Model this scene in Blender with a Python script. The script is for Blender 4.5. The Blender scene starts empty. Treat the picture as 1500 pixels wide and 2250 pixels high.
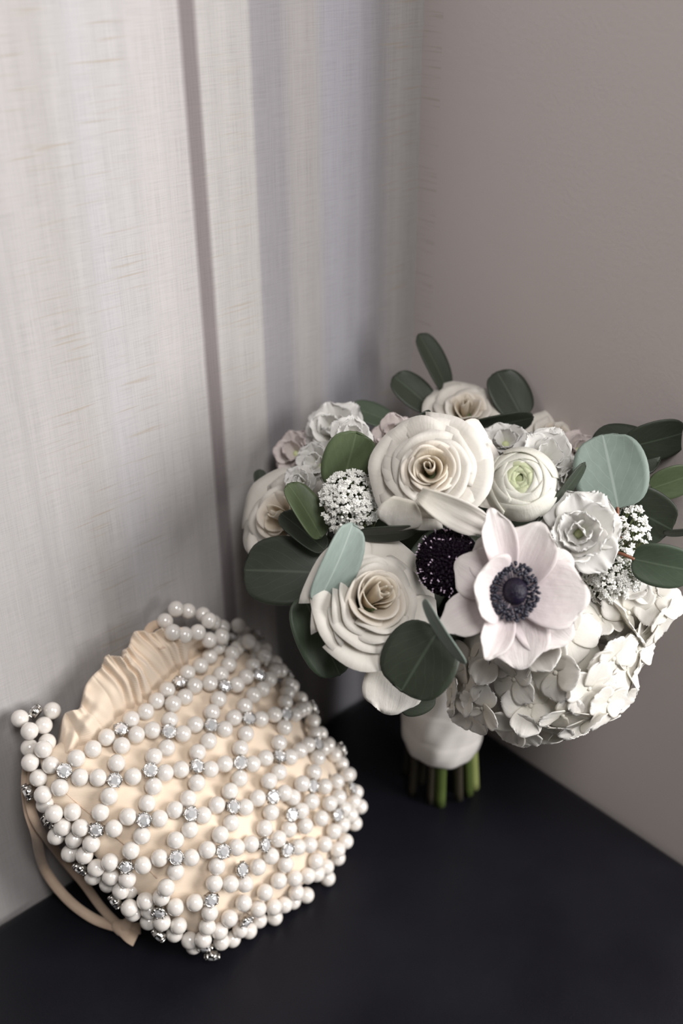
import bpy, math, random
import numpy as np
from mathutils import Vector, Matrix
from mathutils.bvhtree import BVHTree

random.seed(7); rng = np.random.default_rng(7)
S = bpy.context.scene
COL = S.collection
R_ = math.radians
PI = math.pi

# ------------------------------------------------------------------ camera
FPX = 2300.0                      # focal length in pixels of a 1500 x 2250 frame
PITCH, ROLL, HEAD, CAMH = R_(30.8), R_(-0.35), R_(48), 0.55
CX, CY = 750.0, 1125.0
_z = Vector((0, 0, 1))
_h = Vector((math.cos(HEAD), math.sin(HEAD), 0))
VF = math.cos(PITCH) * _h - math.sin(PITCH) * _z          # view axis
_r = Vector((math.sin(HEAD), -math.cos(HEAD), 0)); _u = _r.cross(VF)
VR = math.cos(ROLL) * _r + math.sin(ROLL) * _u
VU = -math.sin(ROLL) * _r + math.cos(ROLL) * _u
def ray(px, py):
    return (VF + (px - CX) / FPX * VR - (py - CY) / FPX * VU).normalized()
_c = ray(885, 1470)               # the room corner meets the bench here: the world origin
CAM = -_c * (CAMH / -_c.z)
def at(px, py, t):                # a point t metres from the lens
    return CAM + ray(float(px), float(py)) * float(t)
def project(p):
    d = Vector(p) - CAM
    return CX + FPX * d.dot(VR) / d.dot(VF), CY - FPX * d.dot(VU) / d.dot(VF)

cam_d = bpy.data.cameras.new('camera'); cam = bpy.data.objects.new('camera', cam_d); COL.objects.link(cam)
cam.matrix_world = Matrix.Translation(CAM) @ Matrix((VR, VU, -VF)).transposed().to_4x4()
cam_d.sensor_fit = 'VERTICAL'; cam_d.sensor_height = 36.0; cam_d.sensor_width = 24.0
cam_d.lens = FPX / 2250 * 36; cam_d.clip_start = 0.02; cam_d.clip_end = 50
cam_d.dof.use_dof = True; cam_d.dof.focus_distance = 0.562; cam_d.dof.aperture_fstop = 3.8
S.camera = cam

# ------------------------------------------------------------------ light
w = bpy.data.worlds.new('room_light'); S.world = w; w.use_nodes = True
bg = w.node_tree.nodes['Background']; bg.inputs[0].default_value = (1.0, 0.97, 0.95, 1); bg.inputs[1].default_value = 0.01
def area(name, loc, target, sx, sy, power, col):
    l = bpy.data.lights.new(name, 'AREA'); l.shape = 'RECTANGLE'; l.size = sx; l.size_y = sy
    l.energy = power; l.color = col
    o = bpy.data.objects.new(name, l); COL.objects.link(o); o.location = loc
    o.rotation_euler = (Vector(target) - Vector(loc)).to_track_quat('-Z', 'Y').to_euler()
    return o
area('window_and_fill_light', (0.26, -1.10, 0.56), (-0.22, -0.05, 0.18), 0.50, 0.80, 20, (1.0, 0.98, 0.97))       # window beyond the short right wall
area('window_and_fill_light', (-0.52, -0.98, 1.48), (-0.05, -0.15, 0.25), 0.45, 0.50, 15.5, (1.0, 0.97, 0.955))       # added fill lamp behind the camera, brightens the right wall and flower fronts
vs = S.view_settings
S.display_settings.display_device = 'sRGB'
vs.view_transform = 'Standard'; vs.look = 'None'; vs.gamma = 1.0; vs.exposure = -0.04; vs.use_curve_mapping = False

# ------------------------------------------------------------------ helpers
def link(o, parent=None):
    COL.objects.link(o)
    if parent is not None: o.parent = parent
    return o
def tag(o, label=None, cat=None, group=None, kind=None):
    if label: o['label'] = label
    if cat: o['category'] = cat
    if group: o['group'] = group
    if kind: o['kind'] = kind
    return o
def mesh(name, verts, faces, mat, smooth=True, uvs=None):
    me = bpy.data.meshes.new(name)
    me.from_pydata([tuple(map(float, v)) for v in verts], [], faces)
    if smooth: me.polygons.foreach_set('use_smooth', [True] * len(me.polygons))
    if uvs is not None:
        ul = me.uv_layers.new(name='UVMap')
        li = np.empty(len(me.loops), dtype=np.int32); me.loops.foreach_get('vertex_index', li)
        ul.data.foreach_set('uv', np.asarray(uvs, dtype=np.float32)[li].ravel())
    if mat: me.materials.append(mat)
    me.update()
    return me
def obj(name, me, parent=None, M=None):
    o = bpy.data.objects.new(name, me); link(o, parent)
    if M is not None: o.matrix_local = M
    return o
def frame(pos, n, up=None):
    ez = Vector(n).normalized(); up = Vector(up) if up is not None else VU
    ex = up.cross(ez).normalized(); ey = ez.cross(ex)
    M = Matrix((ex, ey, ez)).transposed().to_4x4(); M.translation = pos
    return M
def sheet(fn, nu, nv, th):
    """thin solid sheet from fn(a,b), a in -1..1, b in 0..1"""
    a = np.linspace(-1, 1, nu + 1); b = np.linspace(0, 1, nv + 1)
    A, B = np.meshgrid(a, b)
    P = np.stack(fn(A, B), -1)
    du = np.gradient(P, axis=1); dv = np.gradient(P, axis=0)
    N = np.cross(du, dv); L = np.linalg.norm(N, axis=-1, keepdims=True); N = N / np.maximum(L, 1e-9)
    n = (nu + 1) * (nv + 1)
    V = np.concatenate([(P + N * th / 2).reshape(-1, 3), (P - N * th / 2).reshape(-1, 3)])
    UV = np.stack([(A + 1) / 2, B], -1).reshape(-1, 2); UV = np.concatenate([UV, UV])
    F = []
    I = lambda j, i: j * (nu + 1) + i
    for j in range(nv):
        for i in range(nu):
            q = (I(j, i), I(j, i + 1), I(j + 1, i + 1), I(j + 1, i))
            F.append(q); F.append(tuple(n + k for k in reversed(q)))
    rim = [I(0, i) for i in range(nu + 1)] + [I(j, nu) for j in range(1, nv + 1)] + [I(nv, i) for i in range(nu - 1, -1, -1)] + [I(j, 0) for j in range(nv - 1, 0, -1)]
    for k in range(len(rim)):
        p, q = rim[k], rim[(k + 1) % len(rim)]
        F.append((q, p, p + n, q + n))
    return V, F, UV
def tube(pts, rad, seg=8, cap=True):
    pts = [Vector(p) for p in pts]; n = len(pts)
    rads = rad if hasattr(rad, '__len__') else [rad] * n
    V, F = [], []
    up = None
    for i, p in enumerate(pts):
        t = (pts[min(i + 1, n - 1)] - pts[max(i - 1, 0)]).normalized()
        if up is None: up = t.orthogonal().normalized()
        up = (up - t * up.dot(t)).normalized(); s = t.cross(up)
        for k in range(seg):
            c = 2 * PI * k / seg
            V.append(p + rads[i] * (math.cos(c) * up + math.sin(c) * s))
    for i in range(n - 1):
        for k in range(seg):
            F.append((i * seg + k, i * seg + (k + 1) % seg, (i + 1) * seg + (k + 1) % seg, (i + 1) * seg + k))
    if cap: F.append(tuple(reversed(range(seg)))); F.append(tuple((n - 1) * seg + k for k in range(seg)))
    return V, F
def ribbon(pts, nrm, width, th):
    """flat tape through pts; nrm gives the flat side's normal at each point"""
    pts = [Vector(p) for p in pts]; n = len(pts); V, F = [], []
    for i, p in enumerate(pts):
        t = (pts[min(i + 1, n - 1)] - pts[max(i - 1, 0)]).normalized()
        N = Vector(nrm[i]); N = (N - t * N.dot(t)).normalized(); s = t.cross(N)
        wv = width[i] if hasattr(width, '__len__') else width
        for (x, y) in ((-.5, -.5), (.5, -.5), (.5, .5), (-.5, .5)): V.append(p + s * x * wv + N * y * th)
    for i in range(n - 1):
        for k in range(4): F.append((i * 4 + k, i * 4 + (k + 1) % 4, i * 4 + 4 + (k + 1) % 4, i * 4 + 4 + k))
    F.append((3, 2, 1, 0)); F.append(tuple((n - 1) * 4 + k for k in range(4)))
    return V, F
def spline(pts, k):
    P = np.array([list(p) for p in pts], float); n = len(P); out = []
    for i in range(n - 1):
        p0, p1, p2, p3 = P[max(i - 1, 0)], P[i], P[i + 1], P[min(i + 2, n - 1)]
        for j in range(k):
            t = j / k
            out.append(.5 * ((2 * p1) + (-p0 + p2) * t + (2 * p0 - 5 * p1 + 4 * p2 - p3) * t * t + (-p0 + 3 * p1 - 3 * p2 + p3) * t ** 3))
    out.append(P[-1]); return [Vector(p) for p in out]
def ball(rx, ry, rz, nu=16, nv=10, c=(0, 0, 0)):
    V = [(c[0], c[1], c[2] + rz)]; F = []
    for j in range(1, nv):
        th = PI * j / nv
        for i in range(nu):
            ph = 2 * PI * i / nu
            V.append((c[0] + rx * math.sin(th) * math.cos(ph), c[1] + ry * math.sin(th) * math.sin(ph), c[2] + rz * math.cos(th)))
    V.append((c[0], c[1], c[2] - rz)); last = len(V) - 1
    for i in range(nu):
        F.append((0, 1 + i, 1 + (i + 1) % nu)); F.append((last, 1 + (nv - 2) * nu + (i + 1) % nu, 1 + (nv - 2) * nu + i))
    for j in range(nv - 2):
        for i in range(nu):
            a, b = 1 + j * nu + i, 1 + j * nu + (i + 1) % nu
            F.append((a, a + nu, b + nu, b))
    return V, F
def merge(parts):
    V, F, UV, has = [], [], [], False
    for p in parts:
        o = len(V); V.extend([tuple(v) for v in p[0]]); F.extend([tuple(i + o for i in f) for f in p[1]])
        if len(p) > 2: UV.extend([tuple(x) for x in p[2]]); has = True
        else: UV.extend([(.5, .5)] * len(p[0]))
    return V, F, UV
def xform(part, M):
    V = [M @ Vector(v) for v in part[0]]
    return (V,) + tuple(part[1:])

# ------------------------------------------------------------------ materials
def new_mat(name):
    m = bpy.data.materials.new(name); m.use_nodes = True
    nt = m.node_tree; b = nt.nodes['Principled BSDF']
    return m, nt, b
def N(nt, typ, **kw):
    n = nt.nodes.new(typ)
    for k, v in kw.items():
        if k.startswith('i_'): n.inputs[k[2:]].default_value = v
        else: setattr(n, k, v)
    return n
def ramp(nt, stops, interp='LINEAR'):
    r = nt.nodes.new('ShaderNodeValToRGB'); cr = r.color_ramp; cr.interpolation = interp
    while len(cr.elements) < len(stops): cr.elements.new(0.5)
    for e, (p, c) in zip(cr.elements, stops):
        e.position = p; e.color = (c[0], c[1], c[2], 1) if hasattr(c, '__len__') else (c, c, c, 1)
    return r
def mixc(nt, mode, fac, a, b):
    m = nt.nodes.new('ShaderNodeMix'); m.data_type = 'RGBA'; m.blend_type = mode
    for sock, v in ((m.inputs[0], fac), (m.inputs[6], a), (m.inputs[7], b)):
        if hasattr(v, 'is_output'): nt.links.new(v, sock)
        elif hasattr(v, '__len__'): sock.default_value = (v[0], v[1], v[2], 1)
        else: sock.default_value = v
    return m.outputs[2]
def bump(nt, b, h, strength, dist):
    bp = nt.nodes.new('ShaderNodeBump'); bp.inputs['Strength'].default_value = strength; bp.inputs['Distance'].default_value = dist
    nt.links.new(h, bp.inputs['Height']); nt.links.new(bp.outputs[0], b.inputs['Normal'])
    return bp
def noise(nt, scale, detail=2, vec=None, rough=.5):
    n = nt.nodes.new('ShaderNodeTexNoise'); n.inputs['Scale'].default_value = scale
    n.inputs['Detail'].default_value = detail; n.inputs['Roughness'].default_value = rough
    if vec is not None: nt.links.new(vec, n.inputs['Vector'])
    return n
def mapping(nt, scale, src):
    m = nt.nodes.new('ShaderNodeMapping'); m.inputs['Scale'].default_value = scale
    nt.links.new(src, m.inputs['Vector']); return m.outputs[0]

def petal_mat(name, base, mid, tip, transl=.28, rough=.55, vein=.05, veincol=(.6, .5, .45), bumpy=.15):
    """petal colour from claw (uv v = 0) to lip (v = 1), fine lengthwise veins, light passing through"""
    base, mid, tip = [tuple(x * .91 for x in c) for c in (base, mid, tip)]
    m, nt, b = new_mat(name)
    uv = N(nt, 'ShaderNodeTexCoord')
    sep = N(nt, 'ShaderNodeSeparateXYZ'); nt.links.new(uv.outputs['UV'], sep.inputs[0])
    r = ramp(nt, [(0, base), (.5, mid), (1, tip)]); nt.links.new(sep.outputs[1], r.inputs[0])
    vn = noise(nt, 1, 3, mapping(nt, (34, 2.2, 1), uv.outputs['UV']))
    vr = ramp(nt, [(.45, 0), (.75, 1)]); nt.links.new(vn.outputs[0], vr.inputs[0])
    mul = N(nt, 'ShaderNodeMath', operation='MULTIPLY'); nt.links.new(vr.outputs[0], mul.inputs[0]); mul.inputs[1].default_value = vein
    c = mixc(nt, 'MIX', mul.outputs[0], r.outputs[0], veincol)
    nt.links.new(c, b.inputs['Base Color'])
    b.inputs['Roughness'].default_value = rough; b.inputs['Specular IOR Level'].default_value = .25
    b.inputs['Sheen Weight'].default_value = .08
    soft = noise(nt, 1, 3, mapping(nt, (7, 5, 1), uv.outputs['UV']))
    hs = N(nt, 'ShaderNodeMath', operation='MULTIPLY_ADD'); nt.links.new(soft.outputs[0], hs.inputs[0]); hs.inputs[1].default_value = 2.2; nt.links.new(vn.outputs[0], hs.inputs[2])
    bump(nt, b, hs.outputs[0], bumpy, .0012)
    tr = N(nt, 'ShaderNodeBsdfTranslucent'); nt.links.new(c, tr.inputs[0])
    mx = N(nt, 'ShaderNodeMixShader'); mx.inputs[0].default_value = transl
    nt.links.new(b.outputs[0], mx.inputs[1]); nt.links.new(tr.outputs[0], mx.inputs[2])
    nt.links.new(mx.outputs[0], nt.nodes['Material Output'].inputs[0])
    return m
def leaf_mat(name, col, vein, rough=.42, bloom=.1):
    m, nt, b = new_mat(name)
    uv = N(nt, 'ShaderNodeTexCoord'); sep = N(nt, 'ShaderNodeSeparateXYZ'); nt.links.new(uv.outputs['UV'], sep.inputs[0])
    ab = N(nt, 'ShaderNodeMath', operation='SUBTRACT'); nt.links.new(sep.outputs[0], ab.inputs[0]); ab.inputs[1].default_value = .5
    ab2 = N(nt, 'ShaderNodeMath', operation='ABSOLUTE'); nt.links.new(ab.outputs[0], ab2.inputs[0])
    mid = ramp(nt, [(0, 1), (.012, .8), (.028, 0)]); nt.links.new(ab2.outputs[0], mid.inputs[0])
    # side veins: v - 0.9*|u| repeated
    k = N(nt, 'ShaderNodeMath', operation='MULTIPLY_ADD'); nt.links.new(ab2.outputs[0], k.inputs[0]); k.inputs[1].default_value = -1.1; nt.links.new(sep.outputs[1], k.inputs[2])
    nz = noise(nt, 5, 2, uv.outputs['UV'])
    k2 = N(nt, 'ShaderNodeMath', operation='MULTIPLY_ADD'); nt.links.new(nz.outputs[0], k2.inputs[0]); k2.inputs[1].default_value = .12; nt.links.new(k.outputs[0], k2.inputs[2])
    k3 = N(nt, 'ShaderNodeMath', operation='MULTIPLY'); nt.links.new(k2.outputs[0], k3.inputs[0]); k3.inputs[1].default_value = 6.5
    fr = N(nt, 'ShaderNodeMath', operation='PINGPONG'); nt.links.new(k3.outputs[0], fr.inputs[0]); fr.inputs[1].default_value = .5
    sv = ramp(nt, [(0, .38), (.05, 0)]); nt.links.new(fr.outputs[0], sv.inputs[0])
    mxv = N(nt, 'ShaderNodeMath', operation='MAXIMUM'); nt.links.new(mid.outputs[0], mxv.inputs[0]); nt.links.new(sv.outputs[0], mxv.inputs[1])
    n2 = noise(nt, 9, 4, uv.outputs['UV']); c0 = mixc(nt, 'MIX', n2.outputs[0], tuple(x * .82 for x in col), tuple(min(1, x * 1.15) for x in col))
    c = mixc(nt, 'MIX', mxv.outputs[0], c0, vein)
    nt.links.new(c, b.inputs['Base Color']); b.inputs['Roughness'].default_value = rough
    b.inputs['Specular IOR Level'].default_value = .35; b.inputs['Sheen Weight'].default_value = bloom
    bump(nt, b, mxv.outputs[0], .12, .0004)
    tr = N(nt, 'ShaderNodeBsdfTranslucent'); nt.links.new(c, tr.inputs[0])
    mx = N(nt, 'ShaderNodeMixShader'); mx.inputs[0].default_value = .12
    nt.links.new(b.outputs[0], mx.inputs[1]); nt.links.new(tr.outputs[0], mx.inputs[2]); nt.links.new(mx.outputs[0], nt.nodes['Material Output'].inputs[0])
    return m
def plain(name, col, rough=.5, metal=0, coat=0, spec=.5, nscale=0, namp=.2, bumps=0, sheen=0):
    m, nt, b = new_mat(name)
    b.inputs['Base Color'].default_value = (*col, 1); b.inputs['Roughness'].default_value = rough
    b.inputs['Metallic'].default_value = metal; b.inputs['Coat Weight'].default_value = coat; b.inputs['Coat Roughness'].default_value = .08
    b.inputs['Specular IOR Level'].default_value = spec; b.inputs['Sheen Weight'].default_value = sheen
    if nscale:
        tc = N(nt, 'ShaderNodeTexCoord'); n = noise(nt, nscale, 3, tc.outputs['Object'])
        nt.links.new(mixc(nt, 'MIX', n.outputs[0], tuple(x * (1 - namp) for x in col), tuple(min(1, x * (1 + namp)) for x in col)), b.inputs['Base Color'])
        if bumps: bump(nt, b, n.outputs[0], bumps, .001)
    return m

M_rose = petal_mat('rose_petal_ivory', (.84, .76, .60), (.88, .835, .75), (.89, .86, .80), .32)
M_guard = petal_mat('rose_guard_petal', (.86, .82, .72), (.88, .85, .79), (.88, .85, .80), .30)
M_rose_heart = petal_mat('rose_petal_cream_heart', (.86, .62, .36), (.88, .76, .58), (.90, .83, .71), .36)
M_rose_mid = petal_mat('rose_petal_mid', (.86, .70, .50), (.89, .80, .67), (.90, .845, .76), .34)
M_white = petal_mat('white_ruffled_petal', (.90, .90, .80), (.93, .92, .89), (.94, .93, .90), .36, bumpy=.08)
M_hyd = petal_mat('hydrangea_petal', (.92, .89, .80), (.94, .915, .86), (.94, .92, .88), .32, vein=.10, bumpy=.12)
M_anem = petal_mat('anemone_petal_blush', (.76, .66, .69), (.86, .79, .78), (.90, .86, .83), .30, vein=.30, veincol=(.66, .54, .57), bumpy=.2)  # blush petal, with recess shading painted into its greyer base
M_ran = petal_mat('ranunculus_petal', (.84, .84, .77), (.89, .88, .81), (.89, .88, .79), .30)
M_ran_in = petal_mat('ranunculus_inner_petal', (.82, .84, .70), (.88, .89, .76), (.70, .75, .48), .30)
M_pink = petal_mat('pale_pink_petal', (.82, .76, .70), (.87, .80, .77), (.85, .76, .74), .30)
M_dark = leaf_mat('leaf_deep_green', (.036, .045, .031), (.070, .088, .064), .45, 0)
M_mid = leaf_mat('leaf_mid_green', (.100, .132, .068), (.14, .18, .10), .45, 0)
M_moss = leaf_mat('leaf_grey_green', (.062, .085, .056), (.10, .13, .09), .45, 0)
M_teal = leaf_mat('leaf_silver_green', (.26, .32, .288), (.36, .42, .385), .5, .1)
M_silver_leaf = leaf_mat('leaf_dusty_green', (.195, .245, .212), (.29, .34, .305), .5, .05)
M_stem = plain('stem_green', (.070, .100, .022), .5, nscale=60, namp=.35)
M_stem_d = plain('stem_brown_green', (.032, .026, .015), .6, nscale=60, namp=.35)
M_petiole = plain('petiole_red', (.22, .085, .045), .45, nscale=80)
M_black = plain('anemone_eye', (.008, .005, .016), .42, spec=.3, nscale=900, namp=.5, bumps=.6)
M_anther = plain('anther_blue_black', (.008, .008, .020), .45)
M_filament = plain('filament_pale', (.09, .08, .11), .4)
M_scab = plain('scabiosa_black_purple', (.006, .0015, .007), .55, spec=.2, nscale=300, namp=.6)
M_pin = plain('scabiosa_pin', (.75, .60, .76), .4)
M_gyp = plain('gypsophila_white', (.92, .92, .88), .55, nscale=300, namp=.06)
M_gyp_g = plain('gypsophila_green', (.14, .17, .07), .6)
M_ran_heart = plain('ranunculus_heart', (.52, .57, .32), .6)
M_core = plain('calyx_green', (.10, .13, .05), .6)

def ribbon_mat():
    m, nt, b = new_mat('satin_ribbon')
    b.inputs['Base Color'].default_value = (.78, .74, .70, 1); b.inputs['Roughness'].default_value = .27; b.inputs['Sheen Weight'].default_value = .1
    b.inputs['Anisotropic'].default_value = .4
    tc = N(nt, 'ShaderNodeTexCoord'); n = noise(nt, 1, 2, mapping(nt, (30, 30, 220), tc.outputs['Object'])); bump(nt, b, n.outputs[0], .25, .001)
    return m
M_ribbon = ribbon_mat()
def lining_mat():
    m, nt, b = new_mat('peach_cotton_lining')
    tc = N(nt, 'ShaderNodeTexCoord')
    wv = N(nt, 'ShaderNodeTexWave', wave_type='BANDS', bands_direction='DIAGONAL'); wv.inputs['Scale'].default_value = 520; wv.inputs['Distortion'].default_value = .6
    nt.links.new(tc.outputs['Object'], wv.inputs['Vector'])
    n = noise(nt, 25, 3, tc.outputs['Object'])
    c = mixc(nt, 'MIX', n.outputs[0], (.80, .655, .51), (.86, .725, .585))
    c2 = mixc(nt, 'MULTIPLY', .16, c, wv.outputs[0])
    nt.links.new(c2, b.inputs['Base Color']); b.inputs['Roughness'].default_value = .8; b.inputs['Sheen Weight'].default_value = .3; b.inputs['Specular IOR Level'].default_value = .2
    bump(nt, b, wv.outputs[0], .2, .0003)
    return m
M_lining = lining_mat()
M_tape = plain('drawstring_tape', (.62, .47, .35), .8, nscale=220, namp=.12, sheen=.2)
def pearl_mat():
    m, nt, b = new_mat('pearl')
    lw = N(nt, 'ShaderNodeLayerWeight'); lw.inputs[0].default_value = .35
    c = mixc(nt, 'MIX', lw.outputs['Facing'], (.70, .665, .625), (.83, .775, .71))
    nt.links.new(c, b.inputs['Base Color']); b.inputs['Roughness'].default_value = .20
    b.inputs['Specular IOR Level'].default_value = .9; b.inputs['Coat Weight'].default_value = .8; b.inputs['Coat Roughness'].default_value = .06
    b.inputs['Subsurface Weight'].default_value = .15; b.inputs['Subsurface Radius'].default_value = (.004, .003, .002); b.inputs['Subsurface Scale'].default_value = 1
    return m
M_pearl = pearl_mat()
M_silver = plain('silver_setting', (.55, .53, .50), .22, 1)
def gem_mat():
    m, nt, b = new_mat('crystal')
    b.inputs['Base Color'].default_value = (.96, .96, .97, 1); b.inputs['Metallic'].default_value = .55; b.inputs['Roughness'].default_value = .03
    b.inputs['Coat Weight'].default_value = 1; b.inputs['Coat Roughness'].default_value = 0
    return m
M_gem = gem_mat()

def wall_fabric(axis, stops, slub_stops, name, dark=1.0):
    """woven wall covering: vertical colour bands across the wall, fine warp and weft, short ochre slubs"""
    m, nt, b = new_mat(name)
    tc = N(nt, 'ShaderNodeNewGeometry'); sep = N(nt, 'ShaderNodeSeparateXYZ'); nt.links.new(tc.outputs['Position'], sep.inputs[0])
    along = sep.outputs[axis]
    # wobble along the band edges
    mr = N(nt, 'ShaderNodeMapRange'); mr.inputs['From Min'].default_value = -.40; mr.inputs['From Max'].default_value = 0.0; mr.clamp = False
    nt.links.new(along, mr.inputs['Value'])
    wrap = N(nt, 'ShaderNodeMath', operation='PINGPONG'); wrap.inputs[1].default_value = 1.0; nt.links.new(mr.outputs[0], wrap.inputs[0])
    f = lambda x: max(0, (x - .0055 + .40) / .40)
    r = ramp(nt, [(f(x), c) for x, c in stops]); nt.links.new(wrap.outputs[0], r.inputs[0])
    s = ramp(nt, [(f(x), c) for x, c in slub_stops]); nt.links.new(wrap.outputs[0], s.inputs[0])
    sc_h = (60, 60, 1500); sc_v = (1500, 1500, 40)
    th = noise(nt, 1, 2, mapping(nt, sc_h, tc.outputs['Position'])); tv = noise(nt, 1, 2, mapping(nt, sc_v, tc.outputs['Position']))
    add = N(nt, 'ShaderNodeMath', operation='ADD'); nt.links.new(th.outputs[0], add.inputs[0]); nt.links.new(tv.outputs[0], add.inputs[1])
    wr = ramp(nt, [(.30, .80), (.52, 1.0), (.70, 1.06)])
    hf = N(nt, 'ShaderNodeMath', operation='MULTIPLY'); nt.links.new(add.outputs[0], hf.inputs[0]); hf.inputs[1].default_value = .5
    nt.links.new(hf.outputs[0], wr.inputs[0])
    # broad streaks in the warp
    bs = noise(nt, 1, 3, mapping(nt, (140, 140, 1.5), tc.outputs['Position'])); br = ramp(nt, [(.3, .93), (.7, 1.04)]); nt.links.new(bs.outputs[0], br.inputs[0])
    sl = noise(nt, 1, 1, mapping(nt, (26, 26, 620), tc.outputs['Position'])); sr = ramp(nt, [(.61, 0), (.72, .6)]); nt.links.new(sl.outputs[0], sr.inputs[0])
    sm = N(nt, 'ShaderNodeMath', operation='MULTIPLY'); nt.links.new(sr.outputs[0], sm.inputs[0]); nt.links.new(s.outputs[0], sm.inputs[1])
    c = mixc(nt, 'MULTIPLY', .75, r.outputs[0], wr.outputs[0])
    c = mixc(nt, 'MULTIPLY', .9, c, br.outputs[0])
    c = mixc(nt, 'MIX', sm.outputs[0], c, (.33 * dark, .275 * dark, .20 * dark))
    nt.links.new(c, b.inputs['Base Color']); b.inputs['Roughness'].default_value = .85; b.inputs['Specular IOR Level'].default_value = .15
    bump(nt, b, hf.outputs[0], .25, .0004)
    return m
_A = (0.435, 0.415, 0.410); _B = (0.451, 0.438, 0.442); _C2 = (0.422, 0.404, 0.392); _M = (0.200, 0.176, 0.178); _G = (0.289, 0.276, 0.288); _L = (0.359, 0.353, 0.384); _P = (0.366, 0.347, 0.343)
M_wallL = wall_fabric(0, [(-.40, _A), (-.262, _A), (-.245, (.415, .395, .383)), (-.224, _B), (-.19, _A), (-.166, _A), (-.1640, _M), (-.1560, _M), (-.1545, _C2), (-.1235, _C2), (-.1215, _G), (-.103, _G), (-.094, _P), (-.080, _P), (-.070, _L), (-.046, _L), (-.030, _G), (-.016, _P), (0, _P)],
                      [(-.40, 0), (-.275, 0), (-.262, .75), (-.205, .75), (-.19, .1), (-.158, .1), (-.154, .8), (-.130, .5), (-.122, .0), (-.034, 0), (-.026, .8), (0, .9)], 'woven_striped_wall_fabric')
def paint_mat():
    m, nt, b = new_mat('taupe_wall_paint')
    tc = N(nt, 'ShaderNodeNewGeometry')
    n = noise(nt, 420, 3, tc.outputs['Position']); n2 = noise(nt, 9, 3, tc.outputs['Position'])
    c = mixc(nt, 'MIX', n2.outputs[0], (.575, .515, .495), (.61, .55, .53))
    # the woven covering laps a finger's width round the corner: ochre slubs there
    sep = N(nt, 'ShaderNodeSeparateXYZ'); nt.links.new(tc.outputs['Position'], sep.inputs[0])
    lap = N(nt, 'ShaderNodeMath', operation='GREATER_THAN'); nt.links.new(sep.outputs[1], lap.inputs[0]); lap.inputs[1].default_value = -.0155
    sl = noise(nt, 1, 1, mapping(nt, (26, 26, 620), tc.outputs['Position'])); sr = ramp(nt, [(.55, 0), (.72, .30)]); nt.links.new(sl.outputs[0], sr.inputs[0])
    sm = N(nt, 'ShaderNodeMath', operation='MULTIPLY'); nt.links.new(sr.outputs[0], sm.inputs[0]); nt.links.new(lap.outputs[0], sm.inputs[1])
    c = mixc(nt, 'MIX', sm.outputs[0], c, (.30, .24, .19))
    nt.links.new(c, b.inputs['Base Color']); b.inputs['Roughness'].default_value = .6; b.inputs['Specular IOR Level'].default_value = .3
    bump(nt, b, n.outputs[0], .12, .0010)
    return m
M_wallR = paint_mat()
def leather_mat():
    m, nt, b = new_mat('black_leather')
    tc = N(nt, 'ShaderNodeNewGeometry')
    v = N(nt, 'ShaderNodeTexVoronoi', feature='DISTANCE_TO_EDGE'); v.inputs['Scale'].default_value = 900; nt.links.new(tc.outputs['Position'], v.inputs['Vector'])
    n = noise(nt, 380, 4, tc.outputs['Position']); n2 = noise(nt, 14, 4, tc.outputs['Position'])
    c = mixc(nt, 'MIX', n2.outputs[0], (.004, .0037, .0056), (.0095, .0095, .0145)); nt.links.new(c, b.inputs['Base Color'])
    rr = ramp(nt, [(.3, .34), (.7, .48)]); nt.links.new(n2.outputs[0], rr.inputs[0]); nt.links.new(rr.outputs[0], b.inputs['Roughness'])
    vr = ramp(nt, [(0, 0), (.12, 1)]); nt.links.new(v.outputs['Distance'], vr.inputs[0])
    ad = N(nt, 'ShaderNodeMath', operation='ADD'); nt.links.new(n.outputs[0], ad.inputs[0]); nt.links.new(vr.outputs[0], ad.inputs[1])
    bump(nt, b, ad.outputs[0], .16, .0006); b.inputs['Specular IOR Level'].default_value = .26
    return m
M_leather = leather_mat()
M_base = plain('dark_wood', (.03, .022, .018), .5, nscale=20)
M_floor = plain('floor_carpet', (.16, .15, .14), .9, nscale=200)

# ------------------------------------------------------------------ the setting
def box_mesh(name, lo, hi, mat, bev=0):
    import bmesh
    bm = bmesh.new(); bmesh.ops.create_cube(bm, size=1)
    for v in bm.verts: v.co = Vector([(lo[i] + hi[i]) / 2 + v.co[i] * (hi[i] - lo[i]) for i in range(3)])
    if bev: bmesh.ops.bevel(bm, geom=bm.edges[:], offset=bev, segments=4, affect='EDGES', profile=.5)
    me = bpy.data.meshes.new(name); bm.to_mesh(me); bm.free(); me.materials.append(mat)
    if bev: me.polygons.foreach_set('use_smooth', [True] * len(me.polygons))
    return me
FZ = -0.46
o = obj('wall_left', box_mesh('wall_left', (-2.4, 0, FZ), (.12, .10, 2.3), M_wallL)); tag(o, 'wall covered in pale woven fabric with vertical stripes', kind='structure')
o = obj('wall_right', box_mesh('wall_right', (0, -.285, FZ), (.10, 0, 2.3), M_wallR)); tag(o, 'plain taupe painted wall on the right', kind='structure')
o = obj('floor', box_mesh('floor', (-2.4, -2.8, FZ - .05), (.12, .1, FZ), M_floor)); tag(o, 'floor below the bench', kind='structure')
bench = bpy.data.objects.new('bench', None); link(bench); bench.location = (-.8, -.35, FZ)
tag(bench, 'black leather bench seat pushed into the corner under the bouquet', 'bench')
_bm = Matrix.Translation((.8, .35, -FZ))
obj('seat_cushion', box_mesh('seat_cushion', (-1.6, -.64, -.11), (-.0005, -.0005, 0), M_leather, .012), bench, _bm)
obj('bench_base', box_mesh('bench_base', (-1.58, -.60, FZ), (-.01, -.01, -.11), M_base, .004), bench, _bm)

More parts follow.
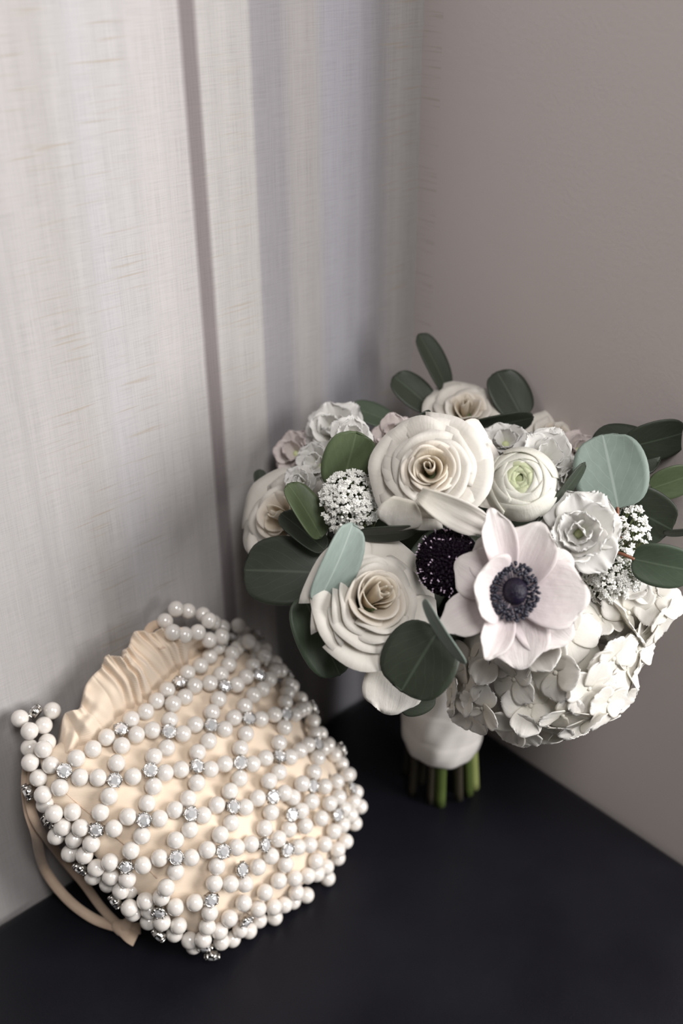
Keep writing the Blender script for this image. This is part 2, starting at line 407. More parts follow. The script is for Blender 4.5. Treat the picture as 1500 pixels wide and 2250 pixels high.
# ------------------------------------------------------------------ bouquet
_b = ray(967, 1715); BASE = CAM + _b * (CAM.z / -_b.z)
BC = at(985, 1222, .636); BR = .104          # middle and radius of the flower dome
bq = bpy.data.objects.new('bridal_bouquet', None); link(bq); bq.location = BASE
tag(bq, 'round white bridal bouquet of roses, anemone and eucalyptus standing on black bench', 'bouquet')
TB = Matrix.Translation(-BASE)
def dome_t(px, py, R=None):
    """distance along the ray at which it meets the flower dome (or comes nearest to it)"""
    d = ray(px, py); R = R or BR
    b = d.dot(BC - CAM); q = (BC - CAM).length_squared - b * b
    return b - math.sqrt(max(0, R * R - q))
def px2m(px, t): return px * t / FPX
def facing(px, py, a=0, b=0, s=0):
    """a normal turned a towards image right and b towards image up, s of the dome's own normal"""
    v = -ray(px, py) + VR * a + VU * b
    return v.normalized()

def rose_petal(phi, rho, H, wdt, curl, ruf, seed, tilt=.06, p=1.0, cx=0., cy=0., point=0., sag=0.):
    """one cupped petal: the wall leans outwards like a funnel, the lip rolls back by curl"""
    r1, r2, r3 = np.random.default_rng(seed).random(3) * 6.28
    def fn(A, B):
        wp = wdt * (.50 + .50 * np.sin(np.pi * np.minimum(B, .75) / 1.5))
        corner = np.abs(A) ** 2.4
        lip = np.clip((B - .60) / .40, 0, 1)
        r = rho * (.22 + .78 * B ** p)
        z = H * B ** .92 * (1 - .16 * corner * B) + point * H * .07 * np.maximum(0, 1 - np.abs(A) * 2.0) * B ** 5
        r = r + rho * curl * .50 * lip ** 1.6 + rho * tilt * A * B
        z = z - H * curl * .36 * lip ** 2.2 - sag * B ** 2 * H
        wave = np.sin(A * 3.6 + r1) * .55 + np.sin(A * 7.1 + r2) * .30
        r = r + ruf * rho * wave * B ** 2
        z = z + ruf * H * .6 * np.sin(A * 4.7 + r3) * B ** 3
        an = phi + A * wp
        return r * np.cos(an) + cx * B, r * np.sin(an) + cy * B, z
    return fn
def make_rose(px, py, t, rad_px, a, b, n=20, label=None, spin=0., seed=0, outer=5, sx=1.):
    g = np.random.default_rng(seed + 11)
    P = at(px, py, t); nrm = facing(px, py, a, b); R = px2m(rad_px, t); H = R * .95
    M = frame(P - nrm * H * .9, nrm) @ Matrix.Rotation(spin, 4, 'Z')
    hx, hy = g.normal(0, .05, 2) * R
    V, F, UV = sheet(rose_petal(0, R * .05, H * .93, 2.9, .10, .05, seed, .12, .8, hx, hy), 20, 8, .0006)
    root = obj('rose', mesh('rose_bud', V, F, M_rose_heart, uvs=UV), bq, TB @ M)
    if label: root['label'] = label
    c2 = ball(R * .30, R * .30, R * .34, 12, 6, (0, 0, R * .10)); obj('calyx', mesh('calyx', c2[0], c2[1], M_core), root)
    for i in range(n):
        f = i / (n - 1)
        rho = R * (.12 + .64 * f ** .95 + g.normal(0, .020)); phi = i * 2.39996 + g.normal(0, .35)
        wdt = (1.45 - .62 * f) * g.uniform(.82, 1.18)
        h = H * (1.0 - .06 * max(0, .25 - f) * 4 - .24 * max(0, f - .35) / .65) * (1 + g.normal(0, .022))
        curl = .05 + .52 * f ** 1.3 + g.uniform(-.04, .12)
        if i < 4: curl = -.55 + .1 * i; rho = R * (.07 + .03 * i)
        k = max(0, 1 - f * 1.6); tilt = g.choice([-1, 1]) * (g.uniform(.05, .16) + .16 * max(0, 1 - f * 2))
        V, F, UV = sheet(rose_petal(phi, rho, h, wdt, curl, .05 + .02 * f, seed * 200 + i, tilt, .95 + .25 * f, hx * k, hy * k, 1. if f > .3 else .5), 16, 11, .00055)
        obj('petal', mesh('rose_petal', V, F, M_rose_heart if f < .30 else M_rose_mid if f < .58 else M_rose, uvs=UV), root)
    for j in range(outer):
        phi = j * 2 * PI / outer + g.normal(0, .18)
        V, F, UV = sheet(rose_petal(phi, R * .86 * g.uniform(.94, 1.06), H * .66, .86, .62, .045, seed * 200 + 70 + j, .05, 1.25, 0, 0, 2.2), 16, 11, .0006)
        obj('petal', mesh('rose_petal', V, F, M_rose, uvs=UV), root)
    return root

def flat_petal(ang, L, W, lift, cup=.25, ruf=.0, seed=0, r0=0., back=0., edge=.0, roll=0., shape=.62):
    """obovate petal leaving the centre at angle ang, raised by lift; cup curves it across, back bends the tip away"""
    g = np.random.default_rng(seed).random(4) * 6.28
    ca, sa = math.cos(ang), math.sin(ang); cl, sl = math.cos(lift), math.sin(lift)
    def fn(A, B):
        hw = W / 2 * (np.sin(np.pi * (.10 + .90 * np.minimum(B, 1)) ** 1.15 * .86) ** shape) * (1 - .25 * np.clip(B - .85, 0, 1) / .15)
        tip = 1 - .13 * np.abs(A) ** 2.2
        x = L * B * np.where(B > .5, 1 - (1 - tip) * (B - .5) * 2, 1)
        y = A * hw
        z = cup * W * .5 * (A ** 2) * np.sin(np.pi * np.minimum(B, .9)) - back * L * B ** 2.2 + cup * L * .25 * B ** 2
        wv = np.sin(A * 5 + g[0]) * .5 + np.sin(A * 9 + g[1]) * .35 + np.sin(A * 15 + g[2]) * .2
        z = z + ruf * L * wv * B ** 2
        x = x + edge * L * np.sin(A * 22 + g[3]) * np.clip(B - .8, 0, 1) * 4
        y = y + ruf * W * .3 * np.sin(B * 6 + g[2]) * A
        cr, sr = math.cos(roll), math.sin(roll)
        y, z = y * cr - z * sr, y * sr + z * cr
        x2 = r0 + x * cl - z * sl; z2 = x * sl + z * cl
        return x2 * ca - y * sa, x2 * sa + y * ca, z2
    return fn
def make_ruffle(px, py, t, rad_px, a, b, name, label, mat=None, whorls=((5, 10, 1.), (5, 35, .9), (5, 60, .75)), ruf=.06, seed=0, flat=1.):
    mat = mat or M_white
    P = at(px, py, t); nrm = facing(px, py, a, b); R = px2m(rad_px, t)
    M = frame(P - nrm * R * .45, nrm)
    c = ball(R * .16, R * .16, R * .22, 10, 6)
    root = obj(name, mesh(name + '_heart', c[0], c[1], M_ran_heart), bq, TB @ M)
    if label: root['label'] = label
    k = 0
    for wi, (cnt, lift, s) in enumerate(whorls):
        for j in range(cnt):
            k += 1
            an = 2 * PI * (j + wi * .5) / cnt + rng.normal(0, .15)
            V, F, UV = sheet(flat_petal(an, R * s * (1 + rng.normal(0, .06)), R * s * (1.15 - .1 * wi), R_(lift + rng.normal(0, 8)), .22, ruf, seed * 97 + k, R * .05, .10 if wi == 0 else -.08, .035, 0), 16, 9, .0005)
            obj('petal', mesh('ruffled_petal', V, F, mat, uvs=UV), root)
    return root

# --- leaves
def leaf_sheet(L, W, cup, bend, tipness=.0, wavy=.0, seed=0):
    g = np.random.default_rng(seed).random(3) * 6.28
    def fn(A, B):
        th = np.pi * B
        hw = W / 2 * np.sin(np.clip(th, 0, np.pi)) ** .56 * (1 + tipness * (B - .5))
        # rounded blade: spread rows so that the ends close smoothly
        x = L * (.5 - .5 * np.cos(th)) * (1 - .03 * A * A)
        y = A * hw
        z = cup * np.abs(y) ** 1.4 / (W / 2) ** .4 + bend * L * ((x / L - .5) ** 2 - .25) * -1
        z = z + wavy * W * np.sin(A * 3 + g[0]) * np.sin(B * 7 + g[1]) * np.abs(A)
        return x - L / 2, y, z
    return sheet(fn, 12, 16, .0006)
def leaf(px, py, t, ang, Lpx, Wpx, roll=0, pitch=0, mat=None, cup=.15, bend=.0, tipness=0., label=None, stalk=0, seed=0, smat=None, wavy=.02):
    """leaf centred on a pixel ray: ang is its base-to-tip direction in the picture, roll turns it about its length"""
    P = at(px, py, t); v = -ray(px, py)
    e1 = (VR - v * VR.dot(v)).normalized(); e2 = v.cross(e1)
    ln = e1 * math.cos(R_(ang)) + e2 * math.sin(R_(ang))
    ln = (Matrix.Rotation(R_(pitch), 3, v.cross(ln)) @ ln)
    n = v - ln * v.dot(ln); n.normalize(); n = Matrix.Rotation(R_(roll), 3, ln) @ n
    M = Matrix((ln, n.cross(ln), n)).transposed().to_4x4(); M.translation = P
    L = px2m(Lpx, t) / max(.3, math.cos(R_(pitch))); W = px2m(Wpx, t) / max(.25, math.cos(R_(roll)))
    V, F, UV = leaf_sheet(L, W, cup, bend, tipness, wavy, seed)
    o = obj('eucalyptus_leaf', mesh('eucalyptus_leaf', V, F, mat or M_dark, uvs=UV), bq, TB @ M)
    if label: o['label'] = label
    if stalk:
        pts = spline([(-L / 2 + .001, 0, 0), (-L / 2 - stalk * .5, stalk * .08, -stalk * .12), (-L / 2 - stalk, 0, -stalk * .5)], 5)
        tv, tf = tube(pts, .0009, 6); obj('petiole', mesh('petiole', tv, tf, smat or M_petiole), o)
    return o
D = dome_t
LEAVES = [
 # px, py, t, angle, length, width, roll, pitch, material, cup, bend
 (766, 1012, D(766,1012)-.012, 75, 132, 118, 10, -18, M_mid, .12, .10, 'rounded mid-green leaf above the gypsophila cluster'),
 (668, 1122, D(668,1122)-.014, 122, 140, 62, 38, 0, M_mid, .30, .15, 'narrow tilted light green leaf'),
 (664, 1168, D(664,1168)+.004, 140, 125, 58, 30, 10, M_dark, .2, .1, None),
 (620, 1256, .585, 178, 170, 152, 12, 10, M_dark, .10, .10, 'large deep green leaf at the left side'),
 (736, 1235, D(736,1235)-.026, 66, 190, 82, 34, -8, M_teal, .35, .18, 'pale silver-green leaf standing beside the lower rose'),
 (706, 1398, .556, -65, 190, 118, -10, 12, M_moss, .16, .15, None),
 (922, 1452, D(922,1452)-.022, 238, 158, 166, 8, 10, M_dark, .10, .12, 'deep green veined leaf below the lower rose'),
 (978, 1388, D(978,1388)-.036, -58, 165, 22, 66, 6, M_silver_leaf, .15, .12, None),
 (1340, 1036, .572, 102, 162, 156, 6, -8, M_silver_leaf, .10, .10, 'big silver-green round leaf at the right with a red stalk'),
 (1372, 990, .612, 165, 150, 105, 20, 10, M_dark, .1, .1, None),
 (1440, 966, .606, 15, 130, 82, 30, 10, M_dark, .1, .1, None),
 (1476, 1057, .600, 20, 90, 66, 20, 0, M_mid, .2, .1, None),
 (1415, 1130, .602, -30, 130, 118, 18, 10, M_dark, .1, .1, None),
 (1456, 1241, .560, -12, 125, 92, 15, 6, M_moss, .15, .12, 'green leaf reaching past the right gypsophila'),
 (1118, 866, .655, 120, 112, 84, 30, 10, M_dark, .1, .1, None),
 (1104, 928, .628, 10, 135, 48, 48, 0, M_dark, .15, .1, None),
 (950, 795, .660, 118, 135, 48, 45, -10, M_dark, .2, .1, 'tallest dark leaf at the back of the bouquet'),
 (905, 862, .655, 140, 108, 66, 35, 0, M_dark, .15, .1, None),
 (815, 912, .650, 160, 100, 48, 40, 0, M_moss, .15, .1, None),
 (852, 1168, D(852,1168)+.0, 5, 130, 34, 62, 0, M_dark, .1, .1, None),
 (1232, 1082, D(1232,1082)-.006, 52, 165, 24, 68, 0, M_dark, .1, .1, None),
 (918, 1540, .570, 20, 80, 55, 30, 10, M_dark, .1, .1, None),
 (1490, 1168, .600, 5, 60, 14, 60, 0, M_dark, .1, .1, None),
 (905, 924, .600, 28, 90, 18, 65, 0, M_dark, .1, .1, None),
 (572, 1056, .635, 100, 50, 30, 30, 0, M_dark, .1, .1, None),
]
for i, L in enumerate(LEAVES):
    leaf(*L[:8], mat=L[8], cup=L[9], bend=L[10], label=L[11], stalk={8: .022, 13: .012, 6: .008}.get(i, 0), seed=i, smat=M_petiole if i in (8, 13) else M_stem_d)

# --- roses
make_rose(944, 1030, D(944,1030) - .014, 116, -.04, .16, 30, 'large ivory rose with creamy heart at the top centre', spin=.6, seed=1)
make_rose(832, 1318, D(832,1318) - .014, 132, .40, .14, 30, 'ivory rose tilted sideways at the lower left', spin=2.1, seed=2)
make_rose(602, 1130, .600, 108, -.75, .30, 18, 'ivory rose half hidden at the far left of the bouquet', spin=1., seed=3)
make_rose(1025, 886, .642, 80, .1, .85, 16, 'white rose at the back seen from its side', spin=.3, seed=4)
make_rose(1225, 950, .648, 58, .3, .5, 14, 'dim pinkish rose in the shade behind the ranunculus', spin=.9, seed=5)
# loose guard petals of the two front roses
def loose_petal(px, py, t, ang, Lpx, Wpx, a, b, cup, back, mat, ruf=.03, seed=0, roll=0., name='guard_petal'):
    P = at(px, py, t); M = frame(P, facing(px, py, a, b))
    V, F, UV = sheet(flat_petal(R_(ang), px2m(Lpx, t), px2m(Wpx, t), 0, cup, ruf, seed, -px2m(Lpx, t) / 2, back, 0, roll, .45), 14, 10, .0006)
    return obj(name, mesh(name, V, F, mat, uvs=UV), bq, TB @ M)
loose_petal(1052, 1020, D(1052,1020) + .004, 15, 130, 205, .45, .15, .10, .20, M_guard, seed=1)
loose_petal(1005, 1128, D(1005,1128) - .012, -28, 190, 70, .05, -.35, .35, .10, M_guard, seed=2)
loose_petal(878, 1132, D(878,1132) - .008, -105, 80, 100, -.1, -.3, .15, .25, M_guard, seed=3)
loose_petal(864, 1508, .548, -98, 128, 135, .1, -.1, .12, .18, M_guard, seed=4)
loose_petal(925, 1365, D(925,1365) + .004, -20, 110, 120, .5, .0, .1, .25, M_guard, seed=5)
loose_petal(775, 1420, D(775,1420) + .002, -110, 120, 150, -.1, -.3, .15, .25, M_guard, seed=6)

# --- ranunculus
def make_ranunculus(px, py, t, rad_px, a, b, label):
    P = at(px, py, t); nrm = facing(px, py, a, b); R = px2m(rad_px, t)
    M = frame(P - nrm * R * .92, nrm)
    c = ball(R * .31, R * .31, R * .33, 14, 8, (0, 0, R * .56))
    root = obj('ranunculus', mesh('ranunculus_heart', c[0], c[1], M_ran_heart), bq, TB @ M); root['label'] = label
    n = 26
    for i in range(n):
        f = i / (n - 1); rho = R * (.34 + .66 * f ** .8)
        phi = i * 2.39996 + rng.normal(0, .1)
        rim = R_(14 + 34 * f ** 1.6 + rng.normal(0, 2)); half = 1.35 - .35 * f
        g = rng.random(2) * 6
        zc = R * .95 - rho * .93
        def fn(A, B, rho=rho, phi=phi, rim=rim, half=half, g=g, zc=zc, f=f):
            pol = R_(128) + (rim + .20 * np.abs(A) ** 2.5 - R_(128)) * B
            rr = rho * (1 + .012 * A + .02 * np.sin(A * 4 + g[0]) * B ** 3 - .08 * f * 0 + (.05 * f) * np.clip(B - .8, 0, 1) * 5 * .5)
            an = phi + A * half * (1 - .12 * (1 - B))
            return rr * np.sin(pol) * np.cos(an), rr * np.sin(pol) * np.sin(an), zc + rr * np.cos(pol)
        V, F, UV = sheet(fn, 14, 9, .0006)
        obj('petal', mesh('ranunculus_petal', V, F, M_ran_in if f < .45 else M_ran, uvs=UV), root)
    return root
make_ranunculus(1142, 1050, D(1142,1050) - .012, 86, -.05, .22, 'round ivory ranunculus with tight greenish centre')

# --- white ruffled blooms
make_ruffle(1272, 1168, D(1272,1168) - .016, 94, .0, .12, 'stock_flower', 'pure white ruffled bloom between anemone and gypsophila', ruf=.06, seed=1, whorls=((6, 8, 1.), (5, 32, .9), (5, 52, .75), (4, 68, .62)))
make_ruffle(728, 938, D(728,938) + .0, 74, -.3, .5, 'stock_flower', 'white ruffled bloom at the upper left', ruf=.06, seed=2)
make_ruffle(690, 1015, D(690,1015) + .004, 56, -.5, .2, 'stock_flower', None, ruf=.06, seed=3)
make_ruffle(775, 955, D(775,955) + .006, 52, .2, .4, 'stock_flower', None, ruf=.06, seed=4)
make_ruffle(655, 1060, .590, 42, -.5, .2, 'stock_flower', None, ruf=.06, seed=14)
make_ruffle(1200, 1000, D(1200,1000) + .008, 78, .3, .5, 'stock_flower', 'white ruffled bloom behind the ranunculus', ruf=.06, seed=5, whorls=((6, 8, 1.), (6, 32, .9), (5, 55, .75)))
make_ruffle(1110, 965, .605, 58, .0, .6, 'stock_flower', None, ruf=.06, seed=6)
make_ruffle(1255, 1050, D(1255,1050) + .004, 56, .4, .3, 'stock_flower', None, ruf=.06, seed=7)
make_ruffle(865, 950, .612, 60, -.1, .7, 'pale_pink_bloom', 'pale pink bloom between the back leaves and the large rose', mat=M_pink, ruf=.05, seed=8)
make_ruffle(640, 990, .640, 58, -.6, .4, 'pale_pink_bloom', None, mat=M_pink, ruf=.05, seed=9)
make_ruffle(1275, 985, .640, 46, .5, .3, 'pale_pink_bloom', None, mat=M_pink, ruf=.05, seed=10)

# --- anemone
def make_anemone():
    px, py = 1122, 1302; t = D(px, py) - .016
    P = at(px, py, t); nrm = facing(px, py, .06, .10); M = frame(P, nrm); k = px2m(1, t)
    e = ball(27 * k, 30 * k, 24 * k, 24, 14, (7 * k, 0, 30 * k))
    root = obj('anemone', mesh('anemone_eye', e[0], e[1], M_black), bq, TB @ M); root['label'] = 'blush anemone with a blue-black centre'
    spec = [  # angle, length, width, lift, cup, back, roll
        (32, 150, 140, -4, .15, .05, 0), (-38, 158, 150, -6, .12, .06, 0), (-82, 158, 140, -2, .15, .05, 0), (-152, 168, 100, 6, .25, .06, .2), (150, 130, 120, 4, .15, .05, 0), (118, 130, 110, 0, .15, .05, 0),
        (-4, 160, 150, 10, .22, .08, 0), (66, 158, 125, 13, .25, .06, -.1), (106, 172, 78, 22, .5, .05, .25), (172, 112, 150, 58, .5, .10, -.1), (-112, 150, 72, 24, .55, .08, -.3)]
    for j, (an, L, W, li, cu, ba, ro) in enumerate(spec):
        V, F, UV = sheet(flat_petal(R_(an), L * k, W * k, R_(li), cu, .012, 40 + j, (24 if li > 20 else 8) * k, ba, 0, ro, .6), 16, 12, .0005)
        V = V + np.array((0, 0, (-6 if j < 6 else -2) * k))
        obj('petal', mesh('anemone_petal', V, F, M_anem, uvs=UV), root)
    parts = []; fil = []
    for ring, (r, cnt, z) in enumerate(((35, 42, 34), (43, 58, 35), (51, 70, 31))):
        for j in range(cnt):
            an = 2 * PI * j / cnt + rng.normal(0, .05); rr = r + rng.normal(0, 2.)
            c = Vector(((rr * math.cos(an) + 2) * k, rr * math.sin(an) * 1.18 * k, (z + rng.normal(0, 1.6)) * k))
            b = ball(6.4 * k, 3.7 * k, 4.0 * k, 6, 5)
            parts.append(xform(b, Matrix.Translation(c) @ Matrix.Rotation(an + rng.normal(0, .5), 4, 'Z')))
            if ring < 2 or j % 2: fil.append(tube([(22 * k * math.cos(an) + 4 * k, 24 * k * math.sin(an), 24 * k), c], .7 * k, 4, False))
    m = merge(parts); tag(obj('anthers', mesh('anthers', m[0], m[1], M_anther), root), kind='stuff')
    m = merge(fil); tag(obj('filaments', mesh('filaments', m[0], m[1], M_filament), root), kind='stuff')
make_anemone()

# --- scabiosa
def make_scabiosa():
    px, py = 985, 1236; t = D(px, py) + .004
    P = at(px, py, t); M = frame(P, facing(px, py, -.05, .1)); k = px2m(1, t)
    e = ball(62 * k, 66 * k, 42 * k, 24, 14)
    root = obj('scabiosa', mesh('scabiosa_cushion', e[0], e[1], M_scab), bq, TB @ M); root['label'] = 'black-purple scabiosa with pale pins between the roses and anemone'
    fl, pins = [], []
    for i in range(230):
        z = 1 - (i + .5) / 230 * 1.05; an = i * 2.39996; s = math.sqrt(max(0, 1 - z * z))
        n = Vector((s * math.cos(an), s * math.sin(an), z)); c = Vector((n.x * 64 * k, n.y * 68 * k, n.z * 44 * k))
        Mx = frame(c, n, (0.01, 1, .02)) @ Matrix.Rotation(rng.random() * 6, 4, 'Z')
        for q in range(4):
            V, F, UV = sheet(flat_petal(q * PI / 2 + rng.normal(0, .2), 11 * k, 8 * k, R_(35), .3, .1, i * 4 + q), 2, 3, .0003)
            fl.append(xform((V, F), Mx))
    for i in range(85):
        z = 1 - rng.random() * .95; an = rng.random() * 6.283; s = math.sqrt(1 - z * z)
        n = Vector((s * math.cos(an), s * math.sin(an), z)); c = Vector((n.x * 66 * k, n.y * 70 * k, n.z * 46 * k))
        d = (n + Vector(rng.normal(0, .35, 3))).normalized(); e2 = c + d * 9 * k
        if s > .4 or rng.random() < .3:
            pins.append(tube([c, e2], .8 * k, 4)); b = ball(2.0 * k, 2.0 * k, 2.0 * k, 5, 4, tuple(e2)); pins.append(b)
    m = merge(fl); tag(obj('florets', mesh('scabiosa_florets', m[0], m[1], M_scab), root), kind='stuff')
    m = merge(pins); tag(obj('pins', mesh('scabiosa_pins', m[0], m[1], M_pin), root), kind='stuff')
make_scabiosa()

# --- hydrangea
def floret_mesh(k, seed):
    g = np.random.default_rng(seed); parts = []
    for q in range(4):
        parts.append(sheet(flat_petal(q * PI / 2 + g.normal(0, .12), 1.0 * k * (1 + g.normal(0, .08)), 1.12 * k, R_(6 + g.normal(0, 9)), .14 + g.normal(0, .06), .034, seed * 5 + q, .05 * k, .10 + g.normal(0, .06), .030, g.normal(0, .10), .5), 14, 9, .0005))
    b = ball(.09 * k, .09 * k, .08 * k, 8, 6); parts.append((b[0], b[1], [(.5, 0)] * len(b[0])))
    m = merge(parts)
    return mesh('hydrangea_floret', m[0], m[1], M_hyd, uvs=m[2])
FL = [floret_mesh(.0154, s) for s in range(8)]
def make_hydrangea(cx, cy, ct, rx, ry, n, label, mind, blobs, seed):
    C0 = at(cx, cy, ct); g = np.random.default_rng(seed)
    c = ball(rx, rx, ry, 14, 8)
    root = obj('hydrangea', mesh('hydrangea_heart', c[0], c[1], M_hyd), bq, TB @ Matrix.Translation(C0))
    root['label'] = label
    pts = []; tries = 0
    while len(pts) < n and tries < 6000:
        tries += 1
        bx, by, bt, br = blobs[g.integers(len(blobs))]
        z = g.uniform(-.6, 1); an = g.uniform(0, 6.283); s = math.sqrt(1 - z * z)
        v = -ray(bx, by); nn = (VR * s * math.cos(an) + VU * s * math.sin(an) + v * z).normalized()
        p = at(bx, by, bt) + nn * br
        inside = any((p - at(qx, qy, qt)).length < qr * .93 for (qx, qy, qt, qr) in blobs)
        if inside or any((p - q).length < mind for q, _ in pts): continue
        pts.append((p, nn))
    for i, (p, nn) in enumerate(pts):
        nn = (nn + Vector(g.normal(0, .24, 3))).normalized()
        M = frame(p, nn) @ Matrix.Rotation(g.uniform(0, 6.28), 4, 'Z') @ Matrix.Scale(g.uniform(.88, 1.12), 4)
        o = bpy.data.objects.new('floret', FL[i % len(FL)]); link(o, root); o.matrix_local = Matrix.Translation(-C0) @ M
    return root
make_hydrangea(1205, 1462, .593, .030, .026, 60, 'creamy white hydrangea head at the lower right below the anemone', .0158,
               [(1225, 1452, .590, .037), (1140, 1488, .595, .031), (1290, 1430, .595, .027), (1055, 1520, .605, .016)], 5)
make_hydrangea(1375, 1325, .605, .016, .016, 16, 'smaller hydrangea cluster behind the right gypsophila', .0165, [(1375, 1325, .605, .022)], 9)

# --- gypsophila
def gyp_mesh(k, seed, bud=False):
    g = np.random.default_rng(seed); parts = []
    if bud:
        parts.append(ball(.40 * k, .40 * k, .55 * k, 8, 6))
    else:
        for wi, (cnt, lift, s) in enumerate(((5, 12, 1.), (5, 40, .85), (4, 68, .6))):
            for j in range(cnt):
                V, F, UV = sheet(flat_petal(2 * PI * (j + wi * .5) / cnt + g.normal(0, .15), k * s, k * .62 * s, R_(lift), .3, .06, seed * 31 + j + wi * 7), 2, 3, .0002)
                parts.append((V, F))
        parts.append(ball(.3 * k, .3 * k, .5 * k, 6, 4, (0, 0, -.25 * k)))
    m = merge(parts); return mesh('gypsophila_floret', m[0], m[1], M_gyp)
GY = [gyp_mesh(.0022, s) for s in range(4)] + [gyp_mesh(.0024, 9, True)]
def make_gyp(label, spots, root_px, seed, n, mind):
    g = np.random.default_rng(seed); pts = []
    rootP = at(*root_px); tries = 0
    while len(pts) < n and tries < 20000:
        tries += 1
        x, y, rx, ry, t = spots[g.integers(len(spots))]
        u, v = g.uniform(-1, 1, 2)
        if u * u + v * v > 1: continue
        p = at(x + u * rx, y + v * ry, t + .018 * (u * u + v * v) + g.uniform(0, .006))
        if any((p - q).length < mind for q in pts): continue
        pts.append(p)
    st = []
    for p in pts:
        mid = rootP.lerp(p, .55) + Vector(g.normal(0, .003, 3)); st.append(tube(spline([rootP.lerp(p, .15), mid, p], 3), .00028, 4, False))
    m = merge([xform(s, Matrix.Translation(-rootP)) for s in st])
    root = obj('gypsophila_sprig', mesh('gypsophila_stalks', m[0], m[1], M_gyp_g), bq, TB @ Matrix.Translation(rootP)); root['label'] = label
    for i, p in enumerate(pts):
        n_ = ((p - rootP).normalized() + Vector(g.normal(0, .3, 3)) - ray(*project(p)) * .6).normalized()
        bud = g.random() < .22
        M = frame(p, n_) @ Matrix.Rotation(g.uniform(0, 6.28), 4, 'Z') @ Matrix.Scale(g.uniform(.75, 1.1), 4)
        o = bpy.data.objects.new('floret', GY[4] if bud else GY[i % 4]); link(o, root); o.matrix_local = Matrix.Translation(-rootP) @ M
make_gyp('dense gypsophila cluster left of the large rose', [(770, 1104, 66, 74, D(770,1104) - .016)], (800, 1130, D(800,1130) + .04), 3, 210, .0022)
make_gyp('gypsophila cluster at the right under the silver leaf', [(1345, 1275, 70, 52, .562), (1385, 1185, 42, 84, .572)], (1335, 1240, .61), 4, 210, .0023)

# --- filler leaves and stalks inside the dome
for i in range(46):
    z = rng.uniform(-.4, 1); an = rng.uniform(0, 6.283); s = math.sqrt(1 - z * z)
    n = Vector((s * math.cos(an), s * math.sin(an), z)); p = BC + n * BR * rng.uniform(.50, .62)
    n2 = (n + Vector(rng.normal(0, .3, 3))).normalized()
    M = frame(p, n2) @ Matrix.Rotation(rng.uniform(0, 6.28), 4, 'Z')
    V, F, UV = leaf_sheet(.052, .046, .15, .12, 0, .03, i)
    obj('filler_leaf', mesh('filler_leaf', V, F, M_dark, uvs=UV), bq, TB @ M)

# --- stems and wrap
AX0 = BASE.copy(); AX1 = Vector((BC.x, BC.y, BC.z - .03))
def axis(z): f = z / AX1.z; return AX0.lerp(AX1, f)
stems = [(-.019, -.012, 1, .0035), (-.022, .004, 1, .003), (-.008, -.020, 1, .003), (-.002, -.021, 0, .0040), (.006, -.012, 2, .0026), (.010, -.019, 1, .0032), (.017, -.013, 0, .0036), (.021, -.006, 3, .0042), (.012, .008, 1, .003), (-.010, .012, 1, .003), (0, 0, 1, .0035), (.002, .018, 1, .003), (-.013, -.002, 1, .003), (.018, .008, 1, .003)]
M_cut = plain('cut_stem_pale', (.30, .34, .12), .5, nscale=60)
M_red = plain('red_stem', (.28, .05, .05), .5, nscale=60)
for i, (sx, sy, c, r) in enumerate(stems):
    hx = Vector((VR.x, VR.y, 0)).normalized(); hy = Vector((_h.x, _h.y, 0))
    off = hx * sx + hy * sy; splay = off * .35
    zb = (.0, .004, .002, 0)[i % 4] if c != 2 else .036
    top = axis(.165); spread = BC + off.normalized() * .05 * rng.random() if off.length > 0 else BC
    pts = spline([axis(zb) + off * 1.10 + Vector((0, 0, 0)), axis(.06) + off * .92, axis(.11) + off * .92, top + off * 1.6, spread], 5)
    V, F = tube(pts, r, 10)
    V = [Vector((v.x, v.y, max(v.z, 0.0003))) - BASE for v in V]
    obj('flower_stem', mesh('flower_stem', V, F, (M_stem, M_stem_d, M_red, M_cut)[c]), bq)
def wrap_mesh():
    nz, na = 44, 56; V, F, UV = [], [], []
    z0, z1 = .043, .135
    for j in range(nz + 1):
        b = j / nz
        for i in range(na):
            an = 2 * PI * i / na
            z = z0 + (z1 - z0) * b + .0025 * math.sin(an + .6) * (1 - b)
            band = (b * 3.3 + an / (2 * PI) * .55) % 1.0
            r = .0270 + .0035 * b * b + .0006 * band + .0005 * math.sin(an * 5 + b * 9) + .0004 * math.sin(an * 11 - b * 14)
            r *= 1.0 - .06 * math.exp(-((b - 0) / .06) ** 2)
            c = axis(z); V.append((c.x + r * math.cos(an) - BASE.x, c.y + r * math.sin(an) - BASE.y, z)); UV.append((i / na, b))
    for j in range(nz):
        for i in range(na):
            F.append((j * na + i, j * na + (i + 1) % na, (j + 1) * na + (i + 1) % na, (j + 1) * na + i))
    # turned-in lower hem
    o0 = len(V)
    for i in range(na):
        v = Vector(V[i]); c = axis(v.z) - BASE; q = c.lerp(Vector((v.x, v.y, v.z)), .86); V.append((q.x, q.y, v.z + .002)); UV.append((i / na, 0))
    for i in range(na): F.append((i, o0 + i, o0 + (i + 1) % na, (i + 1) % na))
    return mesh('ribbon_wrap', V, F, M_ribbon, uvs=UV)
wr_ = obj('ribbon_wrap', wrap_mesh(), bq); wr_['label'] = 'white satin ribbon wound round the stems'

